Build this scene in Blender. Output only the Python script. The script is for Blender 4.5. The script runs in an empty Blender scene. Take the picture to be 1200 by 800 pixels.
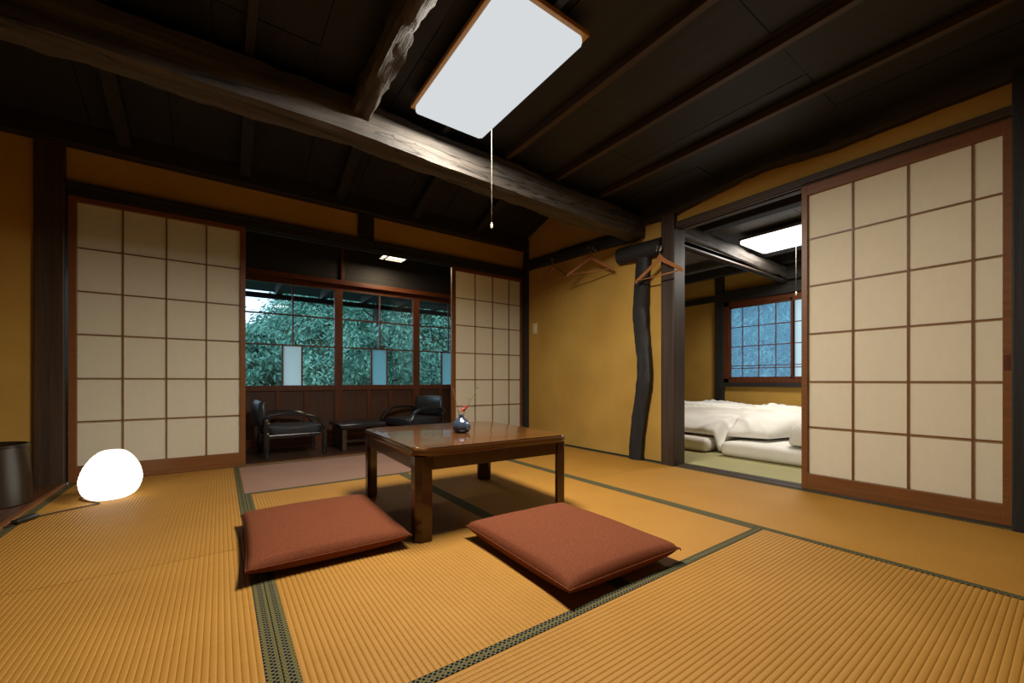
import bpy, bmesh, math, random
from mathutils import Vector, Matrix, noise
random.seed(7)
R = math.radians
scene = bpy.context.scene
COL = scene.collection

# ------------------------------------------------------------------ materials
def new_mat(name):
    m = bpy.data.materials.new(name); m.use_nodes = True
    nt = m.node_tree; nt.nodes.clear()
    out = nt.nodes.new('ShaderNodeOutputMaterial')
    return m, nt, out
def node(nt, t, **kw):
    n = nt.nodes.new(t)
    for k, v in kw.items():
        if k in n.inputs.keys(): n.inputs[k].default_value = v
        else: setattr(n, k, v)
    return n
def L(nt, a, b): nt.links.new(a, b)
def rgb(c): return (c[0], c[1], c[2], 1)
def ramp(nt, stops, fac):
    r = nt.nodes.new('ShaderNodeValToRGB')
    e = r.color_ramp.elements
    e[0].position, e[0].color = stops[0][0], rgb(stops[0][1])
    e[1].position, e[1].color = stops[-1][0], rgb(stops[-1][1])
    for p, c in stops[1:-1]:
        x = e.new(p); x.color = rgb(c)
    L(nt, fac, r.inputs['Fac'])
    return r
def coords(nt, scale):
    tc = nt.nodes.new('ShaderNodeTexCoord')
    mp = nt.nodes.new('ShaderNodeMapping'); mp.inputs['Scale'].default_value = scale
    L(nt, tc.outputs['Object'], mp.inputs['Vector'])
    return mp.outputs['Vector']
def plain(name, c, rough=.5, metal=0, coat=0, spec=.5):
    m, nt, out = new_mat(name)
    b = node(nt, 'ShaderNodeBsdfPrincipled', **{'Roughness': rough, 'Metallic': metal, 'Coat Weight': coat, 'Specular IOR Level': spec})
    b.inputs['Base Color'].default_value = rgb(c)
    L(nt, b.outputs[0], out.inputs[0])
    return m
def noisy(name, stops, scale, rough=.6, bump=.2, dist=.003, detail=6, coat=0, spec=.5, nrough=.6, coat_rough=.05, rvar=0):
    m, nt, out = new_mat(name)
    v = coords(nt, scale)
    n = node(nt, 'ShaderNodeTexNoise', **{'Scale': 1.0, 'Detail': detail, 'Roughness': nrough})
    L(nt, v, n.inputs['Vector'])
    r = ramp(nt, stops, n.outputs['Fac'])
    b = node(nt, 'ShaderNodeBsdfPrincipled', **{'Roughness': rough, 'Coat Weight': coat, 'Specular IOR Level': spec, 'Coat Roughness': coat_rough})
    L(nt, r.outputs[0], b.inputs['Base Color'])
    if bump:
        bp = node(nt, 'ShaderNodeBump', Strength=bump, Distance=dist)
        L(nt, n.outputs['Fac'], bp.inputs['Height']); L(nt, bp.outputs[0], b.inputs['Normal'])
    L(nt, b.outputs[0], out.inputs[0])
    return m
def wood(name, dark, light, axis, rough=.6, bump=.5, dist=.004, fine=38, long=1.6, coat=0, spec=.4):
    s = [fine, fine, fine]; s['XYZ'.index(axis)] = long
    mid = [(a + b) / 2 for a, b in zip(dark, light)]
    return noisy(name, [(.25, dark), (.5, mid), (.78, light)], s, rough, bump, dist, 8, coat, spec, .65)

BLK = ((.0075, .0072, .0074), (.023, .0205, .0195))
W = {}
for ax in 'XYZ':
    W['black' + ax] = wood('smoked_wood_' + ax, *BLK, ax, .62, .6)
    W['brown' + ax] = wood('frame_wood_' + ax, (.12, .043, .011), (.225, .085, .023), ax, .42, .15, .001, 60, 3)
    W['post' + ax] = wood('post_wood_' + ax, (.020, .0125, .008), (.074, .043, .026), ax, .5, .5, .003)
    W['log' + ax] = wood('old_log_' + ax, (.013, .0112, .0100), (.102, .085, .071), ax, .65, 1.0, .012, 30, 1.0)
    W['red' + ax] = wood('window_wood_' + ax, (.06, .016, .006), (.13, .037, .013), ax, .4, .15, .001, 60, 3)
W['dark_wall'] = wood('wainscot_wood', (.045, .018, .009), (.085, .033, .015), 'Z', .5, .2, .001, 50, 2)
W['hall'] = wood('hall_floor_wood', (.028, .014, .009), (.07, .035, .02), 'X', .28, .15, .001, 40, 1.5)
W['alcove'] = wood('alcove_floor_wood', (.05, .018, .007), (.12, .042, .015), 'Y', .25, .1, .001, 40, 1.5)
W['grey'] = wood('grey_board', (.05, .045, .04), (.15, .135, .115), 'Y', .55, .4, .003, 22, 1.0)
W['ceil'] = wood('ceiling_board', (.0050, .0053, .0062), (.018, .0195, .0215), 'Y', .6, .4, .003, 16, .9)
W['table'] = wood('table_wood', (.065, .024, .006), (.115, .046, .012), 'X', .22, .03, .0005, 45, 2.2, coat=.6)
W['tabledark'] = wood('table_leg_wood', (.036, .0125, .004), (.062, .022, .006), 'Z', .25, .03, .0005, 45, 2.2, coat=.4)
W['hanger'] = wood('hanger_wood', (.27, .10, .03), (.42, .17, .055), 'Y', .4, .05, .0005, 60, 4)
def cracked(m, axis):
    nt = m.node_tree
    b = next(n for n in nt.nodes if n.type == 'BSDF_PRINCIPLED'); r = next(n for n in nt.nodes if n.type == 'VALTORGB')
    sc = [9, 9, 9]; sc['XYZ'.index(axis)] = .7
    v = coords(nt, sc); n = node(nt, 'ShaderNodeTexNoise', Scale=1.0, Detail=3.0); L(nt, v, n.inputs['Vector'])
    a = node(nt, 'ShaderNodeMath', operation='SUBTRACT'); L(nt, n.outputs['Fac'], a.inputs[0]); a.inputs[1].default_value = .5
    c = node(nt, 'ShaderNodeMath', operation='ABSOLUTE'); L(nt, a.outputs[0], c.inputs[0])
    d = node(nt, 'ShaderNodeMapRange'); L(nt, c.outputs[0], d.inputs[0]); d.inputs[1].default_value = .0; d.inputs[2].default_value = .012; d.inputs[3].default_value = .12; d.inputs[4].default_value = 1
    mx = nt.nodes.new('ShaderNodeMix'); mx.data_type = 'RGBA'; mx.blend_type = 'MULTIPLY'; mx.inputs[0].default_value = 1
    L(nt, r.outputs[0], mx.inputs[6]); L(nt, d.outputs[0], mx.inputs[7]); L(nt, mx.outputs[2], b.inputs['Base Color'])
for ax in 'XYZ': cracked(W['log' + ax], ax)
M = {}
M['plaster'] = noisy('ochre_plaster', [(.3, (.42, .245, .050)), (.7, (.50, .305, .068))], (3, 3, 3), .9, 0, spec=.1)
# sandy earth wall: fine grit on top of broad mottling
def plaster():
    m, nt, out = new_mat('ochre_earth_plaster')
    v = coords(nt, (2.5, 2.5, 2.5)); n = node(nt, 'ShaderNodeTexNoise', Scale=1.0, Detail=5.0); L(nt, v, n.inputs['Vector'])
    r = ramp(nt, [(.3, (.40, .235, .052)), (.7, (.49, .30, .072))], n.outputs['Fac'])
    v2 = coords(nt, (260, 260, 260)); n2 = node(nt, 'ShaderNodeTexNoise', Scale=1.0, Detail=3.0); L(nt, v2, n2.inputs['Vector'])
    bp = node(nt, 'ShaderNodeBump', Strength=.35, Distance=.002); L(nt, n2.outputs['Fac'], bp.inputs['Height'])
    b = node(nt, 'ShaderNodeBsdfPrincipled', **{'Roughness': .95, 'Specular IOR Level': .1})
    L(nt, r.outputs[0], b.inputs['Base Color']); L(nt, bp.outputs[0], b.inputs['Normal']); L(nt, b.outputs[0], out.inputs[0])
    return m
M['plaster'] = plaster()
def paper():
    m, nt, out = new_mat('washi_paper')
    v = coords(nt, (40, 40, 14)); n = node(nt, 'ShaderNodeTexNoise', Scale=1.0, Detail=5.0); L(nt, v, n.inputs['Vector'])
    r = ramp(nt, [(.25, (.83, .77, .63)), (.75, (.86, .80, .66))], n.outputs['Fac'])
    d = node(nt, 'ShaderNodeBsdfDiffuse'); t = node(nt, 'ShaderNodeBsdfTranslucent')
    L(nt, r.outputs[0], d.inputs['Color']); L(nt, r.outputs[0], t.inputs['Color'])
    mx = node(nt, 'ShaderNodeMixShader', Fac=.42)
    L(nt, d.outputs[0], mx.inputs[1]); L(nt, t.outputs[0], mx.inputs[2]); L(nt, mx.outputs[0], out.inputs[0])
    return m
M['paper'] = paper()
def glass(name, tint, refl=.06, milky=0.0, milk=(.8, .85, .9)):
    m, nt, out = new_mat(name)
    t = node(nt, 'ShaderNodeBsdfTransparent'); t.inputs[0].default_value = rgb(tint)
    g = node(nt, 'ShaderNodeBsdfGlossy', Roughness=.03)
    mx = node(nt, 'ShaderNodeMixShader', Fac=refl); L(nt, t.outputs[0], mx.inputs[1]); L(nt, g.outputs[0], mx.inputs[2])
    last = mx
    if milky:
        tr = node(nt, 'ShaderNodeBsdfTranslucent'); tr.inputs[0].default_value = rgb(milk)
        m2 = node(nt, 'ShaderNodeMixShader', Fac=milky); L(nt, mx.outputs[0], m2.inputs[1]); L(nt, tr.outputs[0], m2.inputs[2]); last = m2
    L(nt, last.outputs[0], out.inputs[0])
    return m
M['glass'] = glass('clear_glass', (.95, .98, 1), .03)
M['frosted_white'] = glass('white_frosted_glass', (.6, .65, .7), .04, .95, (1, 1, .97))
M['frosted'] = glass('frosted_glass', (.5, .62, .65), .05, .85, (.60, .82, .85))
M['hazy'] = glass('hazy_glass', (.80, .92, 1), .05, .24, (.55, .75, .95))
def emit(name, c, s):
    m, nt, out = new_mat(name)
    e = node(nt, 'ShaderNodeEmission', Strength=s); e.inputs[0].default_value = rgb(c)
    L(nt, e.outputs[0], out.inputs[0])
    return m
def tatami(name, lo, hi, rough=.55, spec=.22):
    m, nt, out = new_mat(name)
    v = coords(nt, (420, 14, 1)); n = node(nt, 'ShaderNodeTexNoise', Scale=1.0, Detail=4.0); L(nt, v, n.inputs['Vector'])
    v2 = coords(nt, (3, 3, 1)); n2 = node(nt, 'ShaderNodeTexNoise', Scale=1.0, Detail=4.0); L(nt, v2, n2.inputs['Vector'])
    mx = node(nt, 'ShaderNodeMath', operation='MULTIPLY_ADD'); L(nt, n.outputs['Fac'], mx.inputs[0]); mx.inputs[1].default_value = .55
    ml = node(nt, 'ShaderNodeMath', operation='MULTIPLY'); L(nt, n2.outputs['Fac'], ml.inputs[0]); ml.inputs[1].default_value = .45
    L(nt, ml.outputs[0], mx.inputs[2])
    r = ramp(nt, [(.3, lo), (.7, hi)], mx.outputs[0])
    bp = node(nt, 'ShaderNodeBump', Strength=.3, Distance=.0012); L(nt, n.outputs['Fac'], bp.inputs['Height'])
    b = node(nt, 'ShaderNodeBsdfPrincipled', **{'Roughness': rough, 'Specular IOR Level': spec, 'Anisotropic': .5})
    # the rush lies across the mat, so its sheen is stretched along the mat's length
    cx = node(nt, 'ShaderNodeCombineXYZ'); cx.inputs[0].default_value = 1
    vt = nt.nodes.new('ShaderNodeVectorTransform'); vt.vector_type = 'VECTOR'; vt.convert_from = 'OBJECT'; vt.convert_to = 'WORLD'
    L(nt, cx.outputs[0], vt.inputs[0]); L(nt, vt.outputs[0], b.inputs['Tangent'])
    L(nt, r.outputs[0], b.inputs['Base Color']); L(nt, bp.outputs[0], b.inputs['Normal']); L(nt, b.outputs[0], out.inputs[0])
    return m
M['tatami'] = tatami('rush_tatami', (.305, .142, .021), (.395, .198, .036))
M['tatami_sheen'] = tatami('painted_sheen_rush_tatami', (.215, .120, .084), (.28, .163, .116))  # mauve imitates bluish daylight sheen from the veranda, painted into the rush colour
M['tatami_green'] = tatami('fresh_rush_tatami', (.30, .27, .12), (.38, .35, .17), .6)
def heri():
    # woven border: olive ground, thin pale lattice, navy diamonds in groups
    m, nt, out = new_mat('tatami_border_cloth')
    tc = nt.nodes.new('ShaderNodeTexCoord'); sp = nt.nodes.new('ShaderNodeSeparateXYZ'); L(nt, tc.outputs['Object'], sp.inputs[0])
    def math_(op, a, b=None):
        n = node(nt, 'ShaderNodeMath', operation=op)
        for i, x in enumerate((a, b)):
            if x is None: continue
            if isinstance(x, (int, float)): n.inputs[i].default_value = x
            else: L(nt, x, n.inputs[i])
        return n.outputs[0]
    p = .0135
    a = math_('ADD', sp.outputs['X'], sp.outputs['Y']); b = math_('SUBTRACT', sp.outputs['X'], sp.outputs['Y'])
    fa = math_('ABSOLUTE', math_('SUBTRACT', math_('FRACT', math_('DIVIDE', a, p)), .5))
    fb = math_('ABSOLUTE', math_('SUBTRACT', math_('FRACT', math_('DIVIDE', b, p)), .5))
    mxm = math_('MAXIMUM', fa, fb)
    dark = math_('LESS_THAN', mxm, .35)
    line = math_('GREATER_THAN', mxm, .41)
    # every third diamond stays olive, as in the woven cloth
    ia = math_('FLOOR', math_('DIVIDE', a, p)); ib = math_('FLOOR', math_('DIVIDE', b, p))
    third = math_('GREATER_THAN', math_('ABSOLUTE', math_('MODULO', math_('ADD', ia, math_('MULTIPLY', ib, 2)), 3)), .5)
    dark = math_('MULTIPLY', dark, third)
    m1 = nt.nodes.new('ShaderNodeMix'); m1.data_type = 'RGBA'; L(nt, line, m1.inputs[0])
    m1.inputs[6].default_value = (.10, .078, .014, 1); m1.inputs[7].default_value = (.13, .13, .085, 1)
    m2 = nt.nodes.new('ShaderNodeMix'); m2.data_type = 'RGBA'; L(nt, dark, m2.inputs[0]); L(nt, m1.outputs[2], m2.inputs[6])
    m2.inputs[7].default_value = (.004, .005, .008, 1)
    bs = node(nt, 'ShaderNodeBsdfPrincipled', **{'Roughness': .8, 'Specular IOR Level': .08}); L(nt, m2.outputs[2], bs.inputs['Base Color']); L(nt, bs.outputs[0], out.inputs[0])
    return m
M['heri'] = heri()
M['cushion'] = noisy('rust_cloth', [(.3, (.085, .021, .008)), (.7, (.205, .060, .024))], (330, 330, 330), .85, .4, .001, 3, spec=.15)
M['sheet'] = noisy('white_cotton', [(.3, (.70, .675, .62)), (.7, (.75, .73, .68))], (9, 9, 9), .85, .15, .004, 4, spec=.15)
M['leather'] = noisy('black_leather', [(.3, (.020, .022, .028)), (.7, (.032, .035, .043))], (120, 120, 120), .38, .15, .001)
M['blackpaint'] = plain('black_lacquer', (.012, .012, .014), .25, spec=.6)
M['brass'] = plain('pale_metal', (.75, .72, .65), .25, 1)
M['steel'] = plain('steel', (.5, .5, .5), .3, 1)
M['plastic_black'] = plain('black_plastic', (.012, .012, .012), .4)
M['cord'] = plain('dark_cable', (.035, .018, .010), .5)
M['whiteplastic'] = plain('cream_plastic', (.68, .60, .40), .4)
M['bin'] = noisy('brown_lacquer', [(.3, (.014, .008, .004)), (.7, (.020, .012, .006))], (6, 6, 2), .33, 0, coat=0)
M['amber'] = wood('amber_frame_wood', (.42, .20, .045), (.55, .28, .07), 'Y', .45, .05, .0005)
M['string'] = plain('pull_string', (.22, .185, .15), .7, spec=.2)
M['leaf'] = noisy('leaf_green', [(.3, (.035, .14, .10)), (.5, (.11, .30, .22)), (.72, (.26, .50, .36))], (1.6, 1.6, 1.6), .6, 0)
M['bark'] = noisy('bark', [(.3, (.03, .025, .02)), (.7, (.09, .075, .06))], (9, 9, 3), .9, .5, .01)
M['stem'] = plain('flower_stem', (.10, .20, .04), .5)
M['twig'] = plain('dry_twig', (.12, .06, .03), .6)
M['flower'] = plain('red_petals', (.62, .05, .035), .5)
M['earth'] = noisy('garden_earth', [(.3, (.02, .035, .015)), (.7, (.05, .07, .03))], (2, 2, 2), .95, .5, .02)
def vaseglass():
    m, nt, out = new_mat('smoky_blue_glass')
    b = node(nt, 'ShaderNodeBsdfPrincipled', **{'Roughness': .06, 'Transmission Weight': .55, 'IOR': 1.45, 'Specular IOR Level': .7})
    b.inputs['Base Color'].default_value = (.09, .12, .19, 1)
    L(nt, b.outputs[0], out.inputs[0]); return m
M['vase'] = vaseglass()

# ------------------------------------------------------------------ mesh helpers
class MB:
    def __init__(s): s.bm = bmesh.new()
    def box(s, x0, x1, y0, y1, z0, z1, bev=0, seg=2, mat=None):
        t = bmesh.new()
        bmesh.ops.create_cube(t, size=1)
        for v in t.verts:
            v.co = Vector(((x0 + x1) / 2 + v.co.x * (x1 - x0), (y0 + y1) / 2 + v.co.y * (y1 - y0), (z0 + z1) / 2 + v.co.z * (z1 - z0)))
        if bev: bmesh.ops.bevel(t, geom=list(t.edges), offset=bev, segments=seg, affect='EDGES', profile=.5)
        if mat is not None: bmesh.ops.transform(t, matrix=mat, verts=t.verts)
        s.merge(t); return s
    def merge(s, t):
        me = bpy.data.meshes.new('tmp'); t.to_mesh(me); t.free(); s.bm.from_mesh(me); bpy.data.meshes.remove(me)
    def tube(s, pts, rad, n=10, caps=True):
        pts = [Vector(p) for p in pts]
        if not isinstance(rad, (list, tuple)): rad = [rad] * len(pts)
        rings = []; prev = None
        for i, p in enumerate(pts):
            d = (pts[min(i + 1, len(pts) - 1)] - pts[max(i - 1, 0)]).normalized()
            if prev is None:
                u = d.orthogonal().normalized()
            else:
                u = (prev - d * prev.dot(d)).normalized()
            prev = u; w = d.cross(u)
            rings.append([s.bm.verts.new(p + (u * math.cos(a) + w * math.sin(a)) * rad[i]) for a in [2 * math.pi * k / n for k in range(n)]])
        for a, b in zip(rings, rings[1:]):
            for k in range(n): s.bm.faces.new((a[k], a[(k + 1) % n], b[(k + 1) % n], b[k]))
        if caps: s.bm.faces.new(rings[0][::-1]); s.bm.faces.new(rings[-1])
        return s
    def lathe(s, prof, c=(0, 0, 0), n=32, cap0=True, cap1=True):
        rings = []
        for r, z in prof:
            rings.append([s.bm.verts.new((c[0] + r * math.cos(2 * math.pi * k / n), c[1] + r * math.sin(2 * math.pi * k / n), c[2] + z)) for k in range(n)])
        for a, b in zip(rings, rings[1:]):
            for k in range(n): s.bm.faces.new((a[k], a[(k + 1) % n], b[(k + 1) % n], b[k]))
        if cap0: s.bm.faces.new(rings[0][::-1])
        if cap1: s.bm.faces.new(rings[-1])
        return s
    def prism(s, poly, z0, z1, bev=0, seg=3, mat=None):
        t = bmesh.new()
        lo = [t.verts.new((x, y, z0)) for x, y in poly]; hi = [t.verts.new((x, y, z1)) for x, y in poly]
        n = len(poly)
        t.faces.new(lo[::-1]); t.faces.new(hi)
        for k in range(n): t.faces.new((lo[k], lo[(k + 1) % n], hi[(k + 1) % n], hi[k]))
        if bev:
            ed = [e for e in t.edges if abs(e.verts[0].co.z - e.verts[1].co.z) < 1e-6]
            bmesh.ops.bevel(t, geom=ed, offset=bev, segments=seg, affect='EDGES', profile=.5)
        if mat is not None: bmesh.ops.transform(t, matrix=mat, verts=t.verts)
        s.merge(t); return s
    def build(s, name, mat, parent=None, smooth=False, loc=None, rotz=0):
        bmesh.ops.recalc_face_normals(s.bm, faces=s.bm.faces)
        me = bpy.data.meshes.new(name); s.bm.to_mesh(me); s.bm.free()
        me.materials.append(mat)
        if smooth:
            for p in me.polygons: p.use_smooth = True
            if smooth != 'all':
                me.set_sharp_from_angle(angle=R(smooth if smooth is not True else 35))
        o = bpy.data.objects.new(name, me); COL.objects.link(o)
        if parent: o.parent = parent
        if loc: o.location = loc
        o.rotation_euler.z = rotz
        return o
def tag(o, label, cat=None, group=None, kind=None):
    o['label'] = label
    if cat: o['category'] = cat
    if group: o['group'] = group
    if kind: o['kind'] = kind
    return o
def thing(name, label, cat, loc=(0, 0, 0), rotz=0, group=None):
    o = bpy.data.objects.new(name, None); COL.objects.link(o); o.empty_display_size = .1
    o.location = loc; o.rotation_euler.z = rotz
    return tag(o, label, cat, group)
def struct(name, mb, mat, label, cat, smooth=False):
    return tag(mb.build(name, mat, None, smooth), label, cat, None, 'structure')
def rrect(w, d, r, n=5, cx=0, cy=0):
    pts = []
    for sx, sy, a0 in ((1, 1, 0), (-1, 1, 90), (-1, -1, 180), (1, -1, 270)):
        for k in range(n + 1):
            a = R(a0 + 90 * k / n)
            pts.append((cx + sx * (w / 2 - r) + r * math.cos(a), cy + sy * (d / 2 - r) + r * math.sin(a)))
    return pts
def smooth_pts(p, k=6):
    out = []
    for i in range(len(p) - 1):
        a, b_, c, d = p[max(i - 1, 0)], p[i], p[i + 1], p[min(i + 2, len(p) - 1)]
        for q in range(k):
            t = q / k
            out.append(.5 * ((2 * b_) + (c - a) * t + (2 * a - 5 * b_ + 4 * c - d) * t * t + (3 * b_ - a - 3 * c + d) * t ** 3))
    return out + [p[-1]]
def logmesh(pts, ry, rz, n=16, rough=.006, seed=0, sub=40, square=.5):
    """a hewn log: axis through pts, half sizes ry (level) and rz (upright), squarish cross-section with adzed irregular faces"""
    mb = MB(); P = [Vector(p) for p in pts]; rings = []
    if len(P) > 2: P = smooth_pts(P, 6)
    tot = len(P) - 1
    for i in range(sub + 1):
        t = i / sub * tot; k = min(int(t), tot - 1); f = t - k
        c = P[k].lerp(P[k + 1], f)
        d = (P[k + 1] - P[k]).normalized()
        up = Vector((0, 0, 1)) if abs(d.z) < .8 else Vector((1, 0, 0))
        side = d.cross(up).normalized(); up = side.cross(d).normalized()
        ring = []
        for j in range(n):
            a = 2 * math.pi * (j + .5) / n; ca, sa = math.cos(a), math.sin(a)
            m = max(abs(ca), abs(sa)); k2 = (1 - square) + square / m
            off = noise.noise(Vector((ca * 1.3 + seed, sa * 1.3, i * .10))) * rough * 2 + noise.noise(Vector((ca * 3 + seed, sa * 3, i * .6))) * rough
            ring.append(mb.bm.verts.new(c + side * (ca * k2 * (ry + off)) + up * (sa * k2 * (rz + off))))
        rings.append(ring)
    for a, b in zip(rings, rings[1:]):
        for j in range(n): mb.bm.faces.new((a[j], a[(j + 1) % n], b[(j + 1) % n], b[j]))
    mb.bm.faces.new(rings[0][::-1]); mb.bm.faces.new(rings[-1])
    return mb

# ------------------------------------------------------------------ camera
th = math.atan(342 / 478)
cam = bpy.data.objects.new('camera', bpy.data.cameras.new('camera')); COL.objects.link(cam)
cam.location = (0, 0, .66); cam.rotation_euler = (R(90), 0, -th)
cam.data.sensor_width = 36; cam.data.lens = 478 / 1200 * 36; cam.data.shift_y = 46 / 1200
cam.data.clip_start = .02
scene.camera = cam

# ------------------------------------------------------------------ the shell
XW, YB = 2.88, 3.76          # right wall face, back wall face
struct('floor', MB().box(-.79, 3.0, -1.7, 3.80, -.10, -.056), W['blackX'], 'dark wooden subfloor under the straw mats of the main room', 'floor')
struct('floor_hall', MB().box(-1.2, 3.2, 3.80, 4.80, -.10, -.012), W['hall'], 'dark polished board floor of the narrow veranda hall', 'floor')
struct('floor_alcove', MB().box(-1.8, -.815, -1.7, 3.80, -.10, .012), W['alcove'], 'polished reddish brown boards of the alcove beside the mats', 'floor')
struct('floor_bedroom', MB().box(3.0, 5.6, -.6, 3.9, -.10, -.056), W['blackY'], 'dark wooden subfloor under the green mats of the bedroom', 'floor')
b = MB(); b.box(-.815, -.785, -1.7, 3.74, -.05, .014, .004)
struct('trim_1', b, W['brownY'], 'orange brown wooden edging between alcove floor and tatami', 'floor edging')
b = MB(); b.box(2.885, 3.0, -1.7, 1.86, -.06, .006, .003)
for x in (2.915, 2.95): b.box(x, x + .012, -1.7, 1.83, .004, .009)
struct('trim_2', b, W['postY'], 'worn brown door track on the floor of the bedroom opening', 'door track')
b = MB(); b.box(-.79, 2.95, 3.765, 3.83, -.06, .002, .002)
struct('trim_3', b, W['brownX'], 'pale brown door track on the floor below the veranda opening', 'door track')

# walls
b = MB(); b.box(-.80, 2.98, 3.78, 3.86, 1.90, 2.80); b.box(-1.9, -.86, 3.77, 3.86, -.1, 2.80)
struct('wall_back', b, M['plaster'], 'ochre earth plaster wall around the veranda opening', 'wall')
b = MB(); b.box(XW, 2.98, 1.86, 3.86, -.06, 2.9); b.box(XW, 2.98, -1.7, 1.86, 1.87, 2.9)
b.box(XW, 2.98, -1.7, .05, -.06, 1.87)
struct('wall_right', b, M['plaster'], 'ochre earth plaster wall with hangers and the bedroom opening', 'wall')
struct('wall_left', MB().box(-1.9, -1.8, -1.7, 3.86, -.1, 2.8), M['plaster'], 'ochre plaster wall at the side of the alcove', 'wall')
struct('wall_front', MB().box(-1.9, 2.98, -1.8, -1.7, -.1, 2.8), M['plaster'], 'ochre plaster wall facing the veranda', 'wall')
# bedroom
b = MB()
WY0, WY1, WZ0, WZ1 = .95, 2.765, .60, 1.70
b.box(5.45, 5.55, WY1, 3.9, -.06, 2.4); b.box(5.45, 5.55, -.6, WY0, -.06, 2.4); b.box(5.45, 5.55, WY0, WY1, -.06, WZ0); b.box(5.45, 5.55, WY0, WY1, WZ1, 2.4)
struct('wall_bedroom', b, M['plaster'], 'ochre plaster wall behind the bedding with the blue window', 'wall')
struct('wall_bedroom_side', MB().box(2.98, 5.55, 3.9, 4.0, -.06, 2.4), M['plaster'], 'ochre plaster side wall at the far end of the bedroom', 'wall')
struct('wall_bedroom_end', MB().box(2.98, 5.55, -.7, -.6, -.06, 2.4), M['plaster'], 'ochre plaster end wall of the bedroom behind the sliding screen', 'wall')
b = MB()
for i in range(9):
    y0 = -.6 + i * .5; b.box(2.98, 5.5, y0, y0 + .497, 2.09, 2.11)
struct('ceiling_bedroom', b, W['grey'], 'grey weathered board ceiling of the bedroom', 'ceiling')
# main ceiling: boards on the rafters, joints running across
b = MB(); b.box(-1.95, 3.0, -1.85, 2.2, 2.118, 2.15)
for i in range(13):
    x0 = -1.9 + i * .375
    for j, (y0, y1) in enumerate(((-1.8, -.6), (-.6, .75), (.75, 1.5 + .2 * (i % 3)), (1.5 + .2 * (i % 3), 2.2))):
        dz = random.uniform(0, .006)
        b.box(x0, x0 + .372, y0, y1 - .003, 2.088 + dz, 2.12 + dz)
struct('ceiling', b, W['ceil'], 'smoke-blackened board ceiling of the main room', 'ceiling')
# steep roof boarding between the great beam and the back wall
b = MB()
ang = math.atan(.334)
for i in range(12):
    x0 = -1.9 + i * .41
    b.box(x0, x0 + .405, -1.75, .1, 0, .0205, mat=Matrix.Translation((0, 3.80, 2.262)) @ Matrix.Rotation(-ang, 4, 'X'))
b.box(-1.9, 2.98, 2.16, 2.19, 2.0, 2.9)
b.box(-1.95, 3.0, -1.85, .12, .018, .04, mat=Matrix.Translation((0, 3.80, 2.262)) @ Matrix.Rotation(-ang, 4, 'X'))
struct('ceiling_slope', b, W['ceil'], 'dark sloping roof boards between great beam and veranda wall', 'ceiling')
b = MB()
for x in (-.55, .12, .8, 1.48, 2.16):
    b.box(x, x + .07, -1.6, .02, -.07, 0, mat=Matrix.Translation((0, 3.78, 2.262)) @ Matrix.Rotation(-ang, 4, 'X'))
struct('trim_4', b, W['blackY'], 'black rafters under the sloping roof boards', 'rafters')
for k, x in enumerate((-1.25, -.8, -.35, .1, 1.02, 1.465, 1.90, 2.35)):
    o = struct('trim_5', MB().box(x - .017, x + .017, -1.7, 2.12, 2.048, 2.089, .003), W['postY'] if k > 4 else W['blackY'],
               ['dark rafter nearest the alcove wall', 'dark rafter second from the alcove wall', 'dark rafter third from the alcove wall', 'dark rafter beside the crooked ceiling log',
                'thin ceiling rafter carrying the large ceiling light', 'thin brown ceiling rafter next to the ceiling light', 'thin brown ceiling rafter second from the ceiling light',
                'thin brown ceiling rafter nearest the paper screen wall'][k], 'rafter')
# great beam and logs
mb = logmesh([(-1.9, 2.15, 1.925), (-.6, 2.14, 1.945), (.5, 2.13, 1.95), (1.6, 2.17, 1.94), (2.87, 2.19, 1.93)], .078, .092, 20, .009, 3, 90, .75)
struct('trim_6', mb, W['logX'], 'massive hewn log beam crossing the room below the ceiling', 'beam', True)
mb = logmesh([(.57, 2.12, 2.0), (.565, 1.6, 2.02), (.56, .9, 2.0), (.55, -1.7, 2.02)], .05, .06, 14, .012, 9, 50, .6)
struct('trim_7', mb, W['logY'], 'crooked weathered log running from great beam over the room', 'beam', True)
mb = logmesh([(2.86, 2.13, 2.03), (2.86, 1.83, 2.025), (2.86, 1.45, 2.075), (2.86, 1.15, 2.095), (2.86, .8, 2.07), (2.86, .2, 2.08), (2.86, -1.7, 2.08)], .035, .085, 14, .006, 5, 70, .8)
struct('trim_8', mb, W['blackY'], 'black wavy log along the top of the screen wall', 'beam', True)
mb = logmesh([(2.86, 3.70, 1.968), (2.86, 3.1, 1.945), (2.86, 2.25, 1.905)], .03, .058, 14, .004, 2, 40, .85)
struct('trim_9', mb, W['blackY'], 'black wall rail from the corner carrying two coat hangers', 'wall rail', True)
mb = logmesh([(2.855, 2.36, 1.745), (2.855, 2.15, 1.735), (2.86, 1.93, 1.725)], .066, .072, 18, .003, 4, 20, .15)
struct('trim_10', mb, W['blackY'], 'short thick black log stub with rounded end above crooked post', 'log', True)
mb = logmesh([(2.85, 2.185, -.02), (2.85, 2.18, .15), (2.85, 2.135, .45), (2.85, 2.10, .70), (2.85, 2.115, .95), (2.85, 2.14, 1.2), (2.85, 2.13, 1.5), (2.85, 2.115, 1.70)], .068, .035, 16, .006, 6, 60, .35)
struct('trim_11', mb, W['blackZ'], 'crooked black natural post on the ochre wall', 'post', True)
struct('trim_12', MB().box(2.835, 2.985, 1.825, 1.94, -.05, 2.05, .006), W['postZ'], 'square brown post at the bedroom opening', 'post')
struct('trim_13', MB().box(2.83, 2.985, .015, .18, -.05, 2.10, .006), W['blackZ'], 'black post beside the large paper screen', 'post')
struct('trim_14', MB().box(-.935, -.80, 3.745, 3.86, 0, 2.3, .008), W['postZ'], 'thick dark post between the alcove and paper screen', 'post')
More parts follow.
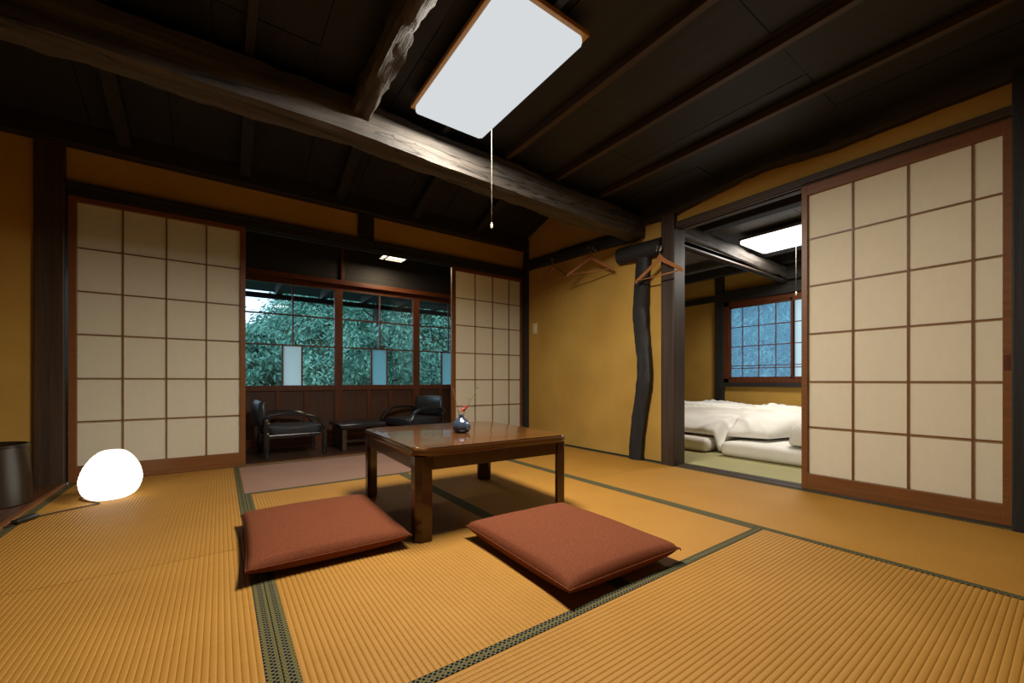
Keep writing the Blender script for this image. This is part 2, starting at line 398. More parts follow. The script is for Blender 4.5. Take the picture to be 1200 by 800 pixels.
struct('trim_15', MB().box(2.865, 2.96, 3.69, 3.80, -.05, 2.28, .005), W['blackZ'], 'slim black post in the far corner of the room', 'post')
b = MB(); b.box(2.86, 2.99, -.2, 1.83, 1.845, 1.887, .003)
for x in (2.885, 2.925): b.box(x - .006, x + .006, -.2, 1.83, 1.838, 1.85)
struct('trim_16', b, W['postY'], 'brown lintel rail above the bedroom opening and screen', 'lintel')
b = MB(); b.box(-.80, 2.88, 3.755, 3.87, 1.852, 1.912, .003); b.box(-.80, 2.88, 3.735, 3.79, 1.905, 1.932, .003)
for y in (3.782, 3.815): b.box(-.80, 2.88, y - .005, y + .005, 1.844, 1.856)
struct('trim_17', b, W['blackX'], 'long dark lintel rail with grooves above the veranda opening', 'lintel')
struct('trim_18', MB().box(1.004, 1.14, 3.745, 3.83, 1.92, 2.32, .005), W['blackZ'], 'short black strut between two ochre panels above lintel', 'strut')
struct('trim_19', MB().box(-1.9, 2.98, 3.70, 3.86, 2.155, 2.34, .008), W['blackX'], 'black wall plate beam above the ochre panels', 'beam')
b = MB(); b.box(2.872, 2.885, 1.94, 3.70, -.05, .012)
struct('baseboard_right', b, W['blackY'], 'thin dark base strip under the ochre wall', 'baseboard')

# bedroom timbers
mb = logmesh([(3.0, 2.03, 1.945), (3.6, 2.02, 1.94), (4.3, 2.02, 1.92), (5.45, 2.02, 1.90)], .055, .075, 14, .010, 8, 50, .5)
struct('trim_20', mb, W['logX'], 'grey log across the bedroom above its grooved rail', 'beam', True)
b = MB(); b.box(3.0, 5.45, 1.985, 1.998, 1.815, 1.86); b.box(3.0, 5.45, 2.042, 2.055, 1.815, 1.86); b.box(3.0, 5.45, 1.985, 2.055, 1.828, 1.865)
struct('trim_21', b, W['postX'], 'grooved rail under the log across the bedroom', 'rail')
for k, (x, mt, lb) in enumerate(((3.55, 'blackY', 'black bedroom ceiling beam nearest the opening'), (4.75, 'logY', 'grey bedroom ceiling beam behind the square light'), (5.2, 'blackY', 'black bedroom ceiling beam nearest the window'))):
    struct('trim_22', MB().box(x - .05, x + .05, -.6, 3.9, 1.99, 2.095, .006), W[mt], lb, 'beam')
struct('trim_32', MB().box(5.30, 5.46, .2, 2.12, 1.832, 2.10, .005), W['blackY'], 'deep black beam above the bedroom window lintel', 'beam')
struct('trim_23', MB().box(5.40, 5.5, 2.76, 2.87, -.05, 2.1, .005), W['blackZ'], 'black post beside the bedroom window', 'post')
b = MB(); b.box(5.415, 5.5, 2.87, 3.9, 1.72, 1.80, .004); b.box(5.39, 5.5, .85, 2.84, 1.69, 1.83, .004)
struct('trim_24', b, W['blackY'], 'black lintel beams over the bedroom window', 'lintel')
struct('trim_25', MB().box(5.40, 5.52, .85, 2.77, .585, .635, .004), W['blackY'], 'black sill board under the bedroom window', 'sill')

# hall shell
struct('wall_hall_end', MB().box(2.98, 3.08, 3.86, 4.85, -.1, 2.4), M['plaster'], 'ochre plaster end wall of the hall beside the corner screen', 'wall')
struct('wall_hall_left', MB().box(-1.2, -1.1, 3.86, 4.85, -.1, 2.4), M['plaster'], 'ochre plaster end wall of the hall behind the wide screen', 'wall')
b = MB()
for i in range(8): b.box(-1.2 + i * .54, -1.2 + i * .54 + .535, 3.86, 4.85, 2.16, 2.18)
struct('ceiling_hall', b, W['ceil'], 'black board ceiling of the veranda hall', 'ceiling')
b = MB(); b.box(-1.1, 2.98, 4.71, 4.83, 1.71, 1.76, .003)
struct('trim_26', b, W['redX'], 'reddish lintel rail above the veranda windows', 'lintel')
b = MB(); b.box(-1.1, 2.98, 4.785, 4.80, 1.75, 2.17)
struct('trim_27', b, W['blackX'], 'dark transom boards above the veranda windows', 'transom')
struct('trim_28', MB().box(1.085, 1.115, 4.755, 4.79, 1.75, 2.17, .002), W['redZ'], 'thin upright post in the dark transom', 'post')

# ------------------------------------------------------------------ veranda windows: three glazed sashes over panelled wainscot
def sash(idx, x0, x1, mun, f0, f1, label, fm='frosted'):
    st = .042
    b = MB()
    y0, y1 = 4.755, 4.795
    for a in (x0, x1 - st): b.box(a, a + st, y0, y1, -.012, 1.71, .002)
    b.box(x0, x1, y0 + .001, y1 - .001, 1.652, 1.71, .002); b.box(x0, x1, y0 + .001, y1 - .001, .555, .612, .002); b.box(x0, x1, y0 + .001, y1 - .001, -.012, .07, .002)
    w = tag(b.build('window_%d' % idx, W['redZ']), label, 'window', None, 'structure')
    c = MB(); g = .014
    for z in (1.027, 1.34): c.box(x0 + st, x1 - st, y0 + .008, y1 - .008, z - g / 2, z + g / 2)
    c.box(mun - g / 2, mun + g / 2, y0 + .009, y1 - .009, 1.02, 1.66)
    for x in (f0, f1): c.box(x - g / 2, x + g / 2, y0 + .009, y1 - .009, .60, 1.03)
    c.build('glazing_bar', W['redX'], w)
    c = MB()
    for z0, z1 in ((1.34, 1.655), (1.027, 1.34)):
        c.box(x0 + st, mun, 4.773, 4.776, z0, z1); c.box(mun, x1 - st, 4.773, 4.776, z0, z1)
    c.box(x0 + st, f0, 4.773, 4.776, .61, 1.027); c.box(f1, x1 - st, 4.773, 4.776, .61, 1.027)
    c.build('pane', M['glass'], w)
    o = MB().box(f0, f1, 4.772, 4.777, .61, 1.027).build('frosted_pane', M[fm], w); o['label'] = 'narrow frosted glass pane'
    c = MB(); c.box(x0 + st, x1 - st, 4.775, 4.785, .06, .56)
    c.build('wainscot_panel', W['dark_wall'], w)
    c = MB()
    for k in (1, 2):
        x = x0 + (x1 - x0) * (.365 if k == 1 else .645)
        c.box(x - .02, x + .02, 4.76, 4.78, .06, .56, .002)
    c.build('wainscot_batten', W['redZ'], w)
sash(1, .145, 1.06, .613, .519, .70, 'veranda window sash behind the left armchair with whitish frosted pane', 'frosted_white')
sash(2, 1.06, 1.96, 1.515, 1.421, 1.60, 'middle veranda window sash behind the low black table')
sash(3, 1.96, 2.86, 2.402, 2.305, 2.485, 'veranda window sash partly hidden by the corner paper screen')
sash(4, -.77, .145, -.31, -.40, -.22, 'veranda window sash hidden behind the wide paper screen')

# bedroom window
b = MB()
b.box(5.43, 5.48, .97, 2.765, 1.635, 1.70, .002); b.box(5.43, 5.48, .97, 2.765, .63, .69, .002)
b.box(5.43, 5.48, 2.70, 2.765, .63, 1.70, .002); b.box(5.43, 5.48, .95, 1.0, .63, 1.70, .002)
w = tag(b.build('window_5', W['redZ']), 'lattice window with hazy blue glass above the bedding', 'window', None, 'structure')
for nm, (ya, yb, xx), mul, mt in (('sash', (1.945, 2.70, 5.445), (2.151, 2.343, 2.536), 'hazy'), ('inner_sash', (1.0, 1.985, 5.425), (1.24, 1.48, 1.73), 'frosted_white')):
    c = MB()
    c.box(xx, xx + .025, ya, ya + .022, .69, 1.635, .001); c.box(xx, xx + .025, yb - .022, yb, .69, 1.635, .001)
    c.box(xx, xx + .025, ya, yb, .69, .71, .001); c.box(xx, xx + .025, ya, yb, 1.60, 1.635, .001)
    s_ = c.build(nm, W['redY'], w)
    c = MB()
    for y in mul: c.box(xx + .004, xx + .016, y - .005, y + .005, .70, 1.62)
    for z in (1.35, 1.10, .85, .82): c.box(xx + .005, xx + .015, ya, yb, z - .005, z + .005)
    c.build('lattice', W['redY'], s_)
    MB().box(xx + .018, xx + .020, ya + .01, yb - .01, .70, 1.62).build('pane', M[mt], s_)

# ------------------------------------------------------------------ paper sliding screens
def shoji(label, loc, rotz, w, h, cols, rows, st, handle=None, bottom=.105, top=.035):
    t = thing('shoji_screen', label, 'sliding screen', loc, rotz)
    b = MB()
    b.box(0, st[0], 0, .030, 0, h, .002); b.box(w - st[1], w, 0, .030, 0, h, .002)
    b.box(st[0] - .002, w - st[1] + .002, .001, .029, 0, bottom, .002); b.box(st[0] - .002, w - st[1] + .002, .001, .029, h - top, h, .002)
    b.build('frame', W['brownX'], t)
    c = MB(); g = .0072
    for x in cols: c.box(x - g / 2, x + g / 2, .011, .021, bottom - .003, h - top + .003)
    for z in rows: c.box(st[0] - .002, w - st[1] + .002, .0115, .0205, z - g / 2, z + g / 2)
    c.build('lattice', W['brownX'], t)
    MB().box(st[0] - .004, w - st[1] + .004, .021, .0222, bottom - .004, h - top + .004).build('paper', M['paper'], t)
    if handle:
        hx, hz = handle
        d = MB(); d.box(hx - .010, hx + .010, -.0015, .002, hz - .035, hz + .035, .0005)
        o = d.build('finger_pull', W['redZ'], t); o['label'] = 'recessed reddish finger pull'
    return t
shoji('wide paper sliding screen behind the glowing egg lamp', (-.79, 3.765, .003), 0, .95, 1.845,
      (.255, .481, .708), (.391, .672, .959, 1.238, 1.518), (.038, .036))
shoji('paper sliding screen in the far corner beside the hanger wall', (1.957, 3.805, .003), 0, .92, 1.845,
      (.287, .511, .732), (.389, .670, .952, 1.243, 1.529), (.045, .030))
shoji('large paper sliding screen covering half of the bedroom opening', (2.882, .996, .007), -R(90), .816, 1.832,
      (.244, .471, .694), (.375, .648, .936, 1.224, 1.507), (.031, .030), handle=(.800, .735), bottom=.094, top=.060)

# ------------------------------------------------------------------ tatami mats
def mat_(label, x0, x1, y0, y1, along, borders=(1, 1), material='tatami', ztop=0.0, group=None):
    Ln, Wd = (x1 - x0, y1 - y0) if along == 'X' else (y1 - y0, x1 - x0)
    t = thing('tatami_mat', label, 'tatami mat', ((x0 + x1) / 2, (y0 + y1) / 2, ztop), 0 if along == 'X' else R(90), group)
    mb = MB(); bm = mb.bm
    n = round(Wd / .0149); seg = 10; e = .0012
    prev = None
    ys = []
    for i in range(n * seg + 1):
        f = i / seg % 1
        y = -Wd / 2 + e + (Wd - 2 * e) * i / (n * seg)
        z = -.0021 * (1 - math.sin(math.pi * f) ** .38) if 0 < f < 1 else -.0021
        ys.append((y, z))
    cur = []
    for y, z in ys:
        cur.append((bm.verts.new((-Ln / 2 + e, y, z)), bm.verts.new((Ln / 2 - e, y, z))))
    for a, c in zip(cur, cur[1:]): bm.faces.new((a[0], a[1], c[1], c[0]))
    bl = [bm.verts.new((sx * (Ln / 2 - e), sy * (Wd / 2 - e), -.055)) for sx, sy in ((-1, -1), (1, -1), (1, 1), (-1, 1))]
    bm.faces.new(bl[::-1]); bm.faces.new((cur[0][1], cur[0][0], bl[0], bl[1])); bm.faces.new((cur[-1][0], cur[-1][1], bl[2], bl[3]))
    bm.faces.new([bl[1], bl[2]] + [c[1] for c in cur[::-1]]); bm.faces.new([bl[3], bl[0]] + [c[0] for c in cur])
    mb.build('rush_cover', M[material], t, smooth=60)
    for s, on in zip((-1, 1), borders):
        if on:
            ya, yb = sorted((s * (Wd / 2 - e * .6), s * (Wd / 2 - .033)))
            MB().box(-Ln / 2 + e, Ln / 2 - e, ya, yb, -.05, .0012, .0006, 1).build('border', M['heri'] if material == 'tatami' else M['heri'], t)
    return t
mat_('tatami mat under the egg lamp', -.785, .115, 1.93, 3.762, 'Y')
mat_('tatami mat in front of the alcove step, nearer than the lamp', -.785, .115, -.02, 1.93, 'Y')
mat_('tatami mat with painted mauve daylight sheen at the foot of the veranda opening', .115, 1.965, 2.815, 3.762, 'X', (1, 1), 'tatami_sheen')
mat_('tatami mat half under the table beside the left cushion', .115, 1.06, .857, 2.815, 'Y')
mat_('tatami mat under the far legs of the table', 1.06, 1.965, .857, 2.815, 'Y')
mat_('broad ribbed tatami mat in the front of the room', .115, 1.965, -.07, .857, 'X', (1, 1))
mat_('tatami mat along the ochre hanger wall', 1.965, 2.872, 1.93, 3.69, 'Y')
mat_('tatami mat along the large paper screen', 1.965, 2.872, -.02, 1.93, 'Y')
for (x0, x1, y0, y1, a, lb) in ((-.785, .115, -1.69, -.02, 'Y', 'tatami mat at the near end of the alcove step'), (.115, 1.965, -.97, -.07, 'X', 'tatami mat behind the broad front mat'), (1.965, 2.872, -1.69, -.02, 'Y', 'tatami mat at the near end of screen wall'), (.115, 1.965, -1.69, -.97, 'X', 'tatami mat along the rear wall')):
    mat_(lb, x0, x1, y0, y1, a)
mat_('pale green tatami mat just inside the bedroom opening', 3.002, 3.92, .15, 2.05, 'Y', (0, 1), 'tatami_green')
mat_('pale green tatami mat at the far end of bedroom entrance', 3.002, 3.92, 2.05, 3.89, 'Y', (0, 1), 'tatami_green')
mat_('pale green tatami mat under the bedding by the window', 3.92, 5.44, .15, 3.89, 'Y', (0, 1), 'tatami_green')
mat_('pale green tatami mat behind the paper screen', 3.002, 5.44, -.59, .15, 'X', (0, 0), 'tatami_green')

# ------------------------------------------------------------------ low table
T = thing('low_table', 'low square glossy brown wooden table in the middle of room', 'table', (1.058, 1.962, 0), R(-2))
tw, td = .80, .835
MB().prism(rrect(tw + .016, td + .016, .055, 7), .350, .387, .017, 5).build('tabletop', W['table'], T, True)
b = MB()
for s in (-1, 1):
    b.box(-tw / 2 + .07, tw / 2 - .07, s * (td / 2 - .014) - .011, s * (td / 2 - .014) + .011, .292, .351, .002)
    b.box(s * (tw / 2 - .014) - .011, s * (tw / 2 - .014) + .011, -td / 2 + .07, td / 2 - .07, .292, .351, .002)
b.build('apron', W['tabledark'], T)
for sx in (-1, 1):
    for sy in (-1, 1):
        c = .022; l = .066
        poly = [(0, 0 + c), (c, 0), (l, 0), (l, .018), (.018, l), (0, l)]
        poly = [((tw / 2 - x) * sx, (td / 2 - y) * sy) for x, y in poly]
        if sx * sy < 0: poly = poly[::-1]
        MB().prism(poly, 0.0015, .351, .003, 2).build('leg', W['tabledark'], T, True)

# ------------------------------------------------------------------ floor cushions
def cushion(label, x, y, w, d, rz, seed):
    N = 44; mb = MB(); bm = mb.bm
    def pos(i, j, s):
        u, v = -1 + 2 * i / N, -1 + 2 * j / N
        p = max(0.0, (1 - abs(u) ** 2.6)) * max(0.0, (1 - abs(v) ** 2.6))
        th_ = p ** .27
        pinch = 1 - .035 * (1 - abs(v) ** 3 if abs(u) > abs(v) else 1 - abs(u) ** 3) * max(abs(u), abs(v)) ** 6
        n = noise.noise(Vector((u * 1.7 + seed, v * 1.7, s))) * .004 * th_
        x_, y_ = u * w / 2 * pinch, v * d / 2 * pinch
        z = .046 + .006 * (abs(u * v)) ** 3 + s * ((.046 if s > 0 else .0445) * th_ + .0012) + (n if s > 0 else 0)
        # dimple where the centre is tied
        if s > 0: z -= .006 * math.exp(-(u * u + v * v) / .02)
        return (x_, y_, z)
    G = {}
    for s in (1, -1):
        for i in range(N + 1):
            for j in range(N + 1): G[s, i, j] = bm.verts.new(pos(i, j, s))
    for i in range(N):
        for j in range(N):
            bm.faces.new((G[1, i, j], G[1, i + 1, j], G[1, i + 1, j + 1], G[1, i, j + 1]))
            bm.faces.new((G[-1, i, j], G[-1, i, j + 1], G[-1, i + 1, j + 1], G[-1, i + 1, j]))
    for k in range(N):
        for a, c in (((k, 0), (k + 1, 0)), ((k + 1, N), (k, N)), ((0, k + 1), (0, k)), ((N, k), (N, k + 1))):
            bm.faces.new((G[1, *a], G[-1, *a], G[-1, *c], G[1, *c]))
    t = thing('floor_cushion', label, 'cushion', (x, y, .001), rz, 'rust floor cushions at the table')
    mb.build('cover', M['cushion'], t, 'all')
    s_ = MB()
    pts = []
    for k in range(N * 4):
        e_, f = divmod(k, N)
        i, j = ((f, 0), (N, f), (N - f, N), (0, N - f))[e_]
        a, c = Vector(pos(i, j, 1)), Vector(pos(i, j, -1)); pts.append((a + c) / 2 + Vector((0, 0, .0008 * (k % 2))))
    s_.tube(pts + [pts[0]], .0020, 6, False).build('seam', M['cushion'], t, 'all')
    for sx in (-1, 1):
        for sy in (-1, 1):
            q = MB(); c = Vector((sx * w / 2 * .995, sy * d / 2 * .995, .0518))
            for a in range(3):
                q.tube([c, c + Vector((sx * (.002 + .001 * a), sy * (.004 - .001 * a), -.004 - .002 * a))], [.0025, .0012], 6)
            q.build('tassel', M['cushion'], t, 'all')
    return t
cushion('square rust-red floor cushion at the left side of the table', .345, 1.877, .55, .665, R(-1), 1.3)
cushion('square rust-red floor cushion in front of the table', 1.098, 1.177, .535, .645, R(-1.5), 4.1)

# ------------------------------------------------------------------ vase with flower
V = thing('flower_vase', 'small round smoky glass vase with a red flower on table', 'vase', (1.035, 1.905, .3875))
prof = [(.022, 0), (.036, .004), (.046, .020), (.048, .034), (.043, .052), (.030, .068), (.016, .078), (.0125, .086), (.0165, .094), (.0150, .094), (.011, .086), (.014, .079), (.028, .066), (.040, .050), (.0445, .034), (.042, .020), (.032, .008), (.0, .007)]
b = MB(); n = 36; rings = []
for r, z in prof:
    rings.append([b.bm.verts.new(((r * (1 + .045 * math.cos(8 * 2 * math.pi * k / n) * (1 if r > .02 else 0))) * math.cos(2 * math.pi * k / n), (r * (1 + .045 * math.cos(8 * 2 * math.pi * k / n) * (1 if r > .02 else 0))) * math.sin(2 * math.pi * k / n), z)) for k in range(n)])
for a, c in zip(rings, rings[1:]):
    for k in range(n): b.bm.faces.new((a[k], a[(k + 1) % n], c[(k + 1) % n], c[k]))
b.bm.faces.new(rings[0][::-1])
bmesh.ops.remove_doubles(b.bm, verts=b.bm.verts, dist=1e-5)
b.build('body', M['vase'], V, 'all')
rt = Vector((math.cos(th), -math.sin(th), 0))
def vp(r, z, d=0): return rt * r + Vector((0, 0, z)) + Vector((math.sin(th), math.cos(th), 0)) * d
b = MB(); b.tube([vp(0, .02), vp(.012, .10), vp(.03, .14), vp(.055, .18), vp(.085, .235)], [.0016, .0015, .0013, .001, .0007], 6)
st_ = b.build('stem', M['stem'], V, 'all')
b = MB(); b.tube([vp(0, .03), vp(-.012, .10), vp(-.028, .16), vp(-.045, .235)], [.0014, .0012, .001, .0006], 6); b.tube([vp(-.012, .10), vp(-.03, .128)], [.001, .0006], 6)
b.build('twig', M['twig'], V, 'all')
def blade(b, p, d, n, ln, w):
    p, d, n = Vector(p), Vector(d).normalized(), Vector(n); s = d.cross(n).normalized(); n = s.cross(d)
    f = [p, p + d * ln * .35 + s * w + n * .15 * w, p + d * ln + n * .0, p + d * ln * .35 - s * w + n * .15 * w, p + d * ln * .4 - n * w * .3]
    vs = [b.bm.verts.new(q) for q in f]
    for a, c in ((0, 1), (1, 2), (2, 3), (3, 0)): b.bm.faces.new((vs[a], vs[c], vs[4]))
    vs2 = [b.bm.verts.new(q - n * .0006) for q in f]
    for a, c in ((0, 1), (1, 2), (2, 3), (3, 0)): b.bm.faces.new((vs2[c], vs2[a], vs2[4])); b.bm.faces.new((vs[a], vs[c], vs2[c], vs2[a]))
b = MB()
blade(b, vp(.035, .150), vp(.035, -.02), (0, 0, 1), .04, .007); blade(b, vp(.05, .172), vp(-.02, .012), (0, 0, 1), .03, .006); blade(b, vp(.08, .228), vp(.01, .02), (.3, 0, 1), .018, .004); blade(b, vp(.07, .21), vp(.02, .01, .01), (.3, 0, 1), .016, .004)
b.build('leaves', M['stem'], V)
b = MB()
for c, k0 in ((vp(.014, .118), 0), (vp(.026, .130, -.004), 1), (vp(.004, .110, .004), 2)):
    for k in range(7):
        a = k * 2 * math.pi / 7 + k0
        blade(b, c, (math.cos(a), math.sin(a), .55), (0, 0, 1), .021, .0075)
b.build('blossom', M['flower'], V)

# ------------------------------------------------------------------ egg lamp
LP = thing('paper_lamp', 'glowing white egg-shaped paper lamp on the tatami', 'lamp', (-.50, 3.17, 0))
lampM = emit('lamp_paper_glow', (1, .92, .77), 1.7)
mb = MB(); nu, nv = 60, 64
KP = [(.30, .0), (.55, .012), (.78, .08), (.92, .19), (1.0, .36), (.975, .50), (.87, .67), (.67, .84), (.46, .945), (.30, .985), (.22, .988)]
pf = [(p.x, p.z) for p in smooth_pts([Vector((r, 0, z)) for r, z in KP], 6)]
rows = []
for i, (r, z) in enumerate(pf):
    rib = 1 + .006 * math.cos(i * 2.1)
    rows.append([mb.bm.verts.new(rt * (r * .131 * rib * math.cos(2 * math.pi * k / nv) + .012 * z) + Vector((math.sin(th), math.cos(th), 0)) * (r * .131 * rib * math.sin(2 * math.pi * k / nv)) + Vector((0, 0, z * .272 + .003))) for k in range(nv)])
for a, c in zip(rows, rows[1:]):
    for k in range(nv): mb.bm.faces.new((a[k], a[(k + 1) % nv], c[(k + 1) % nv], c[k]))
mb.bm.faces.new(rows[0][::-1]); mb.bm.faces.new(rows[-1])
mb.build('lamp_shade', lampM, LP, 'all')
MB().lathe([(.035, .0012), (.045, .003), (.045, .007), (.035, .009)], n=28).build('base', M['blackpaint'], LP, True)
def P(x, y, z): return Vector((x, y, z)) - Vector((-.50, 3.17, 0))
cd = [P(-.49, 3.15, .008), P(-.56, 3.24, .006), P(-.615, 3.29, .005), P(-.635, 3.25, .004), P(-.60, 3.17, .004), P(-.54, 3.09, .004), P(-.53, 3.06, .004), P(-.60, 3.02, .004), P(-.68, 2.965, .005), P(-.725, 2.925, .0065)]
b = MB(); b.tube(smooth_pts(cd), .0033, 6)
b.tube(smooth_pts([P(-.765, 2.835, .006), P(-.785, 2.79, .009), P(-.84, 2.74, .018), P(-.95, 2.60, .016)]), .0033, 6)
pc = b.build('power_cord', M['cord'], LP, 'all')
b = MB(); b.box(-.055, .055, -.016, .016, 0.001, .022, .007, 3); o = b.build('switch', M['plastic_black'], pc, True, P(-.742, 2.88, .0022), math.atan2(.09, .04)); 

# ------------------------------------------------------------------ bin in the alcove
BN = thing('waste_bin', 'dark brown lacquered round waste bin on the alcove floor', 'waste bin', (-.985, 3.30, .0125))
b = MB(); b.lathe([(.158, 0), (.163, .004), (.144, .305), (.146, .310), (.140, .310), (.137, .300), (.154, .012), (.0, .010)], n=48, cap1=False)
b.build('body', M['bin'], BN, 40)
b = MB(); b.lathe([(.143, .298), (.149, .300), (.149, .313), (.139, .313), (.139, .300)], n=48, cap0=False, cap1=False); b.build('rim', M['blackpaint'], BN, 40)

# ------------------------------------------------------------------ ceiling light of the main room
CL = thing('ceiling_light', 'large bright rectangular ceiling light with wooden frame', 'ceiling light', (.985, 1.55, 2.0))
lw, ll = .385, .785
MB().prism(rrect(lw, ll, .012, 5), 0, .028, .006, 2).build('diffuser', emit('diffuser_glow', (.93, .97, 1.0), .62), CL, True)
b = MB()
b.box(-lw / 2 - .018, lw / 2 + .018, -ll / 2 - .018, ll / 2 + .018, .0285, .048, .002)
b.build('frame', M['amber'], CL)
b = MB(); x, y = .185, .27
b.tube([(x, y, .03), (x, y, -.25), (x, y, -.505)], .0009, 6); pcd = b.build('pull_cord', M['string'], CL, 'all')
b = MB(); b.lathe([(.002, 0), (.005, .004), (.006, .022), (.002, .032)], (x, y, -.535), 10); o = b.build('cord_tip', M['whiteplastic'], pcd, 'all')
ar = bpy.data.lights.new('ceiling_light_lamp', 'AREA'); ar.shape = 'RECTANGLE'; ar.size = lw - .03; ar.size_y = ll - .03; ar.energy = 69; ar.color = (1, .92, .79)
ao = bpy.data.objects.new('ceiling_light_lamp', ar); COL.objects.link(ao); ao.parent = CL; ao.location = (0, 0, -.004)
# bedroom light
BL = thing('ceiling_light', 'bright square ceiling light over the bedding in bedroom', 'ceiling light', (4.36, 1.46, 1.985))
MB().prism(rrect(.52, .95, .02, 5), 0, .03, .005, 2).build('diffuser', emit('bedroom_diffuser_glow', (.97, .98, 1.0), 2.2), BL, True)
b = MB(); b.box(-.265, .265, -.48, .48, .0305, .055, .002); b.box(-.12, .12, -.25, .25, .055, .104); b.build('frame', W['grey'], BL)
b = MB(); b.tube([(.0, .09, .01), (.0, .09, -.25), (.0, .09, -.50)], .0016, 6); q = b.build('pull_cord', M['string'], BL, 'all')
MB().lathe([(.002, 0), (.006, .005), (.006, .03), (.002, .04)], (.0, .09, -.535), 10).build('cord_tip', M['whiteplastic'], q, 'all')
ar = bpy.data.lights.new('bedroom_light_lamp', 'AREA'); ar.shape = 'RECTANGLE'; ar.size = .49; ar.size_y = .92; ar.energy = 31; ar.color = (1, .93, .82)
ao = bpy.data.objects.new('bedroom_light_lamp', ar); COL.objects.link(ao); ao.parent = BL; ao.location = (0, 0, -.004)
# hall lantern
HL = thing('hall_lantern', 'small square lattice lantern lit on the dark hall ceiling', 'ceiling light', (1.55, 4.40, 2.0))
MB().box(-.125, .125, -.10, .10, .004, .10, .003).build('glow_panel', emit('lantern_glow', (1, .80, .52), 3.0), HL)
b = MB()
for s in (-1, 1):
    b.box(-.14, .14, s * .11 - .008, s * .11 + .008, 0, .13, .001); b.box(s * .135 - .008, s * .135 + .008, -.118, .118, 0, .13, .001)
b.box(-.14, .14, -.11, .11, .13, .159)
b.build('frame', W['blackX'], HL)
b = MB(); b.box(-.085, -.070, -.11, .11, -.003, .004); b.box(-.135, .135, .045, .055, -.003, .004)
b.build('lattice', W['blackX'], HL)
ar = bpy.data.lights.new('lantern_lamp', 'AREA'); ar.shape = 'SQUARE'; ar.size = .2; ar.energy = 7.0; ar.color = (1, .78, .5)
ao = bpy.data.objects.new('lantern_lamp', ar); COL.objects.link(ao); ao.parent = HL; ao.location = (0, 0, -.006)

# ------------------------------------------------------------------ coat hangers
def hanger(label, loc, rz, tilt=0):
    t = thing('coat_hanger', label, 'coat hanger', loc, rz, 'wooden coat hangers on the wall')
    t.rotation_euler.x = tilt
    # local: y across the hanger, z up, origin at the hook tip
    b = MB(); bm = b.bm; N = 28; rings = []
    for i in range(N + 1):
        u = -1 + 2 * i / N; y = u * .215
        z = -.045 - .135 * abs(u) ** 1.15 - .012 * (1 - math.exp(-abs(u) * 6)) + .010 * math.exp(-(u / .12) ** 2)
        x = -.022 * u * u
        h = .018 + .008 * math.exp(-(u / .22) ** 2) - .002 * abs(u); d = .0065
        ring = []
        for k in range(10):
            a = 2 * math.pi * k / 10; ring.append(bm.verts.new((x + d * math.cos(a), y, z + h * math.sin(a))))
        rings.append(ring)
    for a, c in zip(rings, rings[1:]):
        for k in range(10): bm.faces.new((a[k], a[(k + 1) % 10], c[(k + 1) % 10], c[k]))
    bm.faces.new(rings[0][::-1]); bm.faces.new(rings[-1])
    b.build('shoulder', W['hanger'], t, 50)
    b = MB(); b.tube([(-.021, -.205, -.183), (-.023, 0, -.186), (-.021, .205, -.183)], .0055, 8); b.build('trouser_bar', W['hanger'], t, 'all')
    pts = [Vector((0, 0, -.030)), Vector((0, 0, .028))] + [Vector((0, .016 - .016 * math.cos(a), .028 + .016 * math.sin(a))) for a in [R(20 * k) for k in range(1, 12)]]
    b = MB(); b.tube(pts, .0018, 8); b.build('hook', M['steel'], t, 'all')
    return t
hanger('wooden coat hanger on the black rail, closest to the far corner', (2.795, 3.175, 1.880), R(3))
hanger('wooden coat hanger on the black rail, between corner hanger and log stub', (2.735, 2.60, 1.830), R(25))
hanger('wooden coat hanger hung from the black log stub by the post', (2.772, 1.905, 1.655), R(-2))
for k, (p, lb) in enumerate((((2.83, 3.19, 1.930), 'metal wall hook of the corner coat hanger'), ((2.81, 2.61, 1.885), 'metal wall hook of the second coat hanger on rail'), ((2.798, 1.92, 1.705), 'metal hook on the black log stub'))):
    x, y, z = p
    b = MB(); b.tube([(x + .012, y, z - .01), (x - .018, y, z - .022), (x - .036, y, z - .016), (x - .040, y, z + .004)], .0022, 8)
    b.box(x + .0, x + .008, y - .009, y + .009, z - .030, z + .014, .001)
    tag(b.build('wall_hook', M['steel'], None, 'all'), lb, 'hook', 'wall hooks for coat hangers')
sw = thing('light_switch', 'cream light switch plate on the ochre wall near corner', 'light switch', (XW, 3.575, 1.245))
MB().box(-.009, 0, -.037, .037, -.06, .06, .003).build('plate', M['whiteplastic'], sw, True)
MB().box(-.013, -.008, -.013, .013, -.027, .027, .002).build('rocker', M['whiteplastic'], sw, True)

# ------------------------------------------------------------------ bedding
def soft_box(mb, x0, x1, y0, y1, z0, z1, seed, N=30, amp=.010, rnd=.05):
    """mattress: rounded slab with a slightly uneven top"""
    t = bmesh.new(); bmesh.ops.create_cube(t, size=1)
    for v in t.verts: v.co = Vector(((x0 + x1) / 2 + v.co.x * (x1 - x0), (y0 + y1) / 2 + v.co.y * (y1 - y0), (z0 + z1) / 2 + v.co.z * (z1 - z0)))
    bmesh.ops.bevel(t, geom=list(t.edges), offset=rnd, segments=5, affect='EDGES', profile=.5)
    bmesh.ops.subdivide_edges(t, edges=[e for e in t.edges if e.calc_length() > .3], cuts=24, use_grid_fill=True)
    for v in t.verts:
        n = noise.noise(v.co * 3 + Vector((seed, 0, 0))) * amp + noise.noise(v.co * 9 + Vector((seed, 0, 0))) * amp * .35
        if v.co.z > z0 + .02: v.co += Vector((n * .4, n * .4, n))
    mb.merge(t)
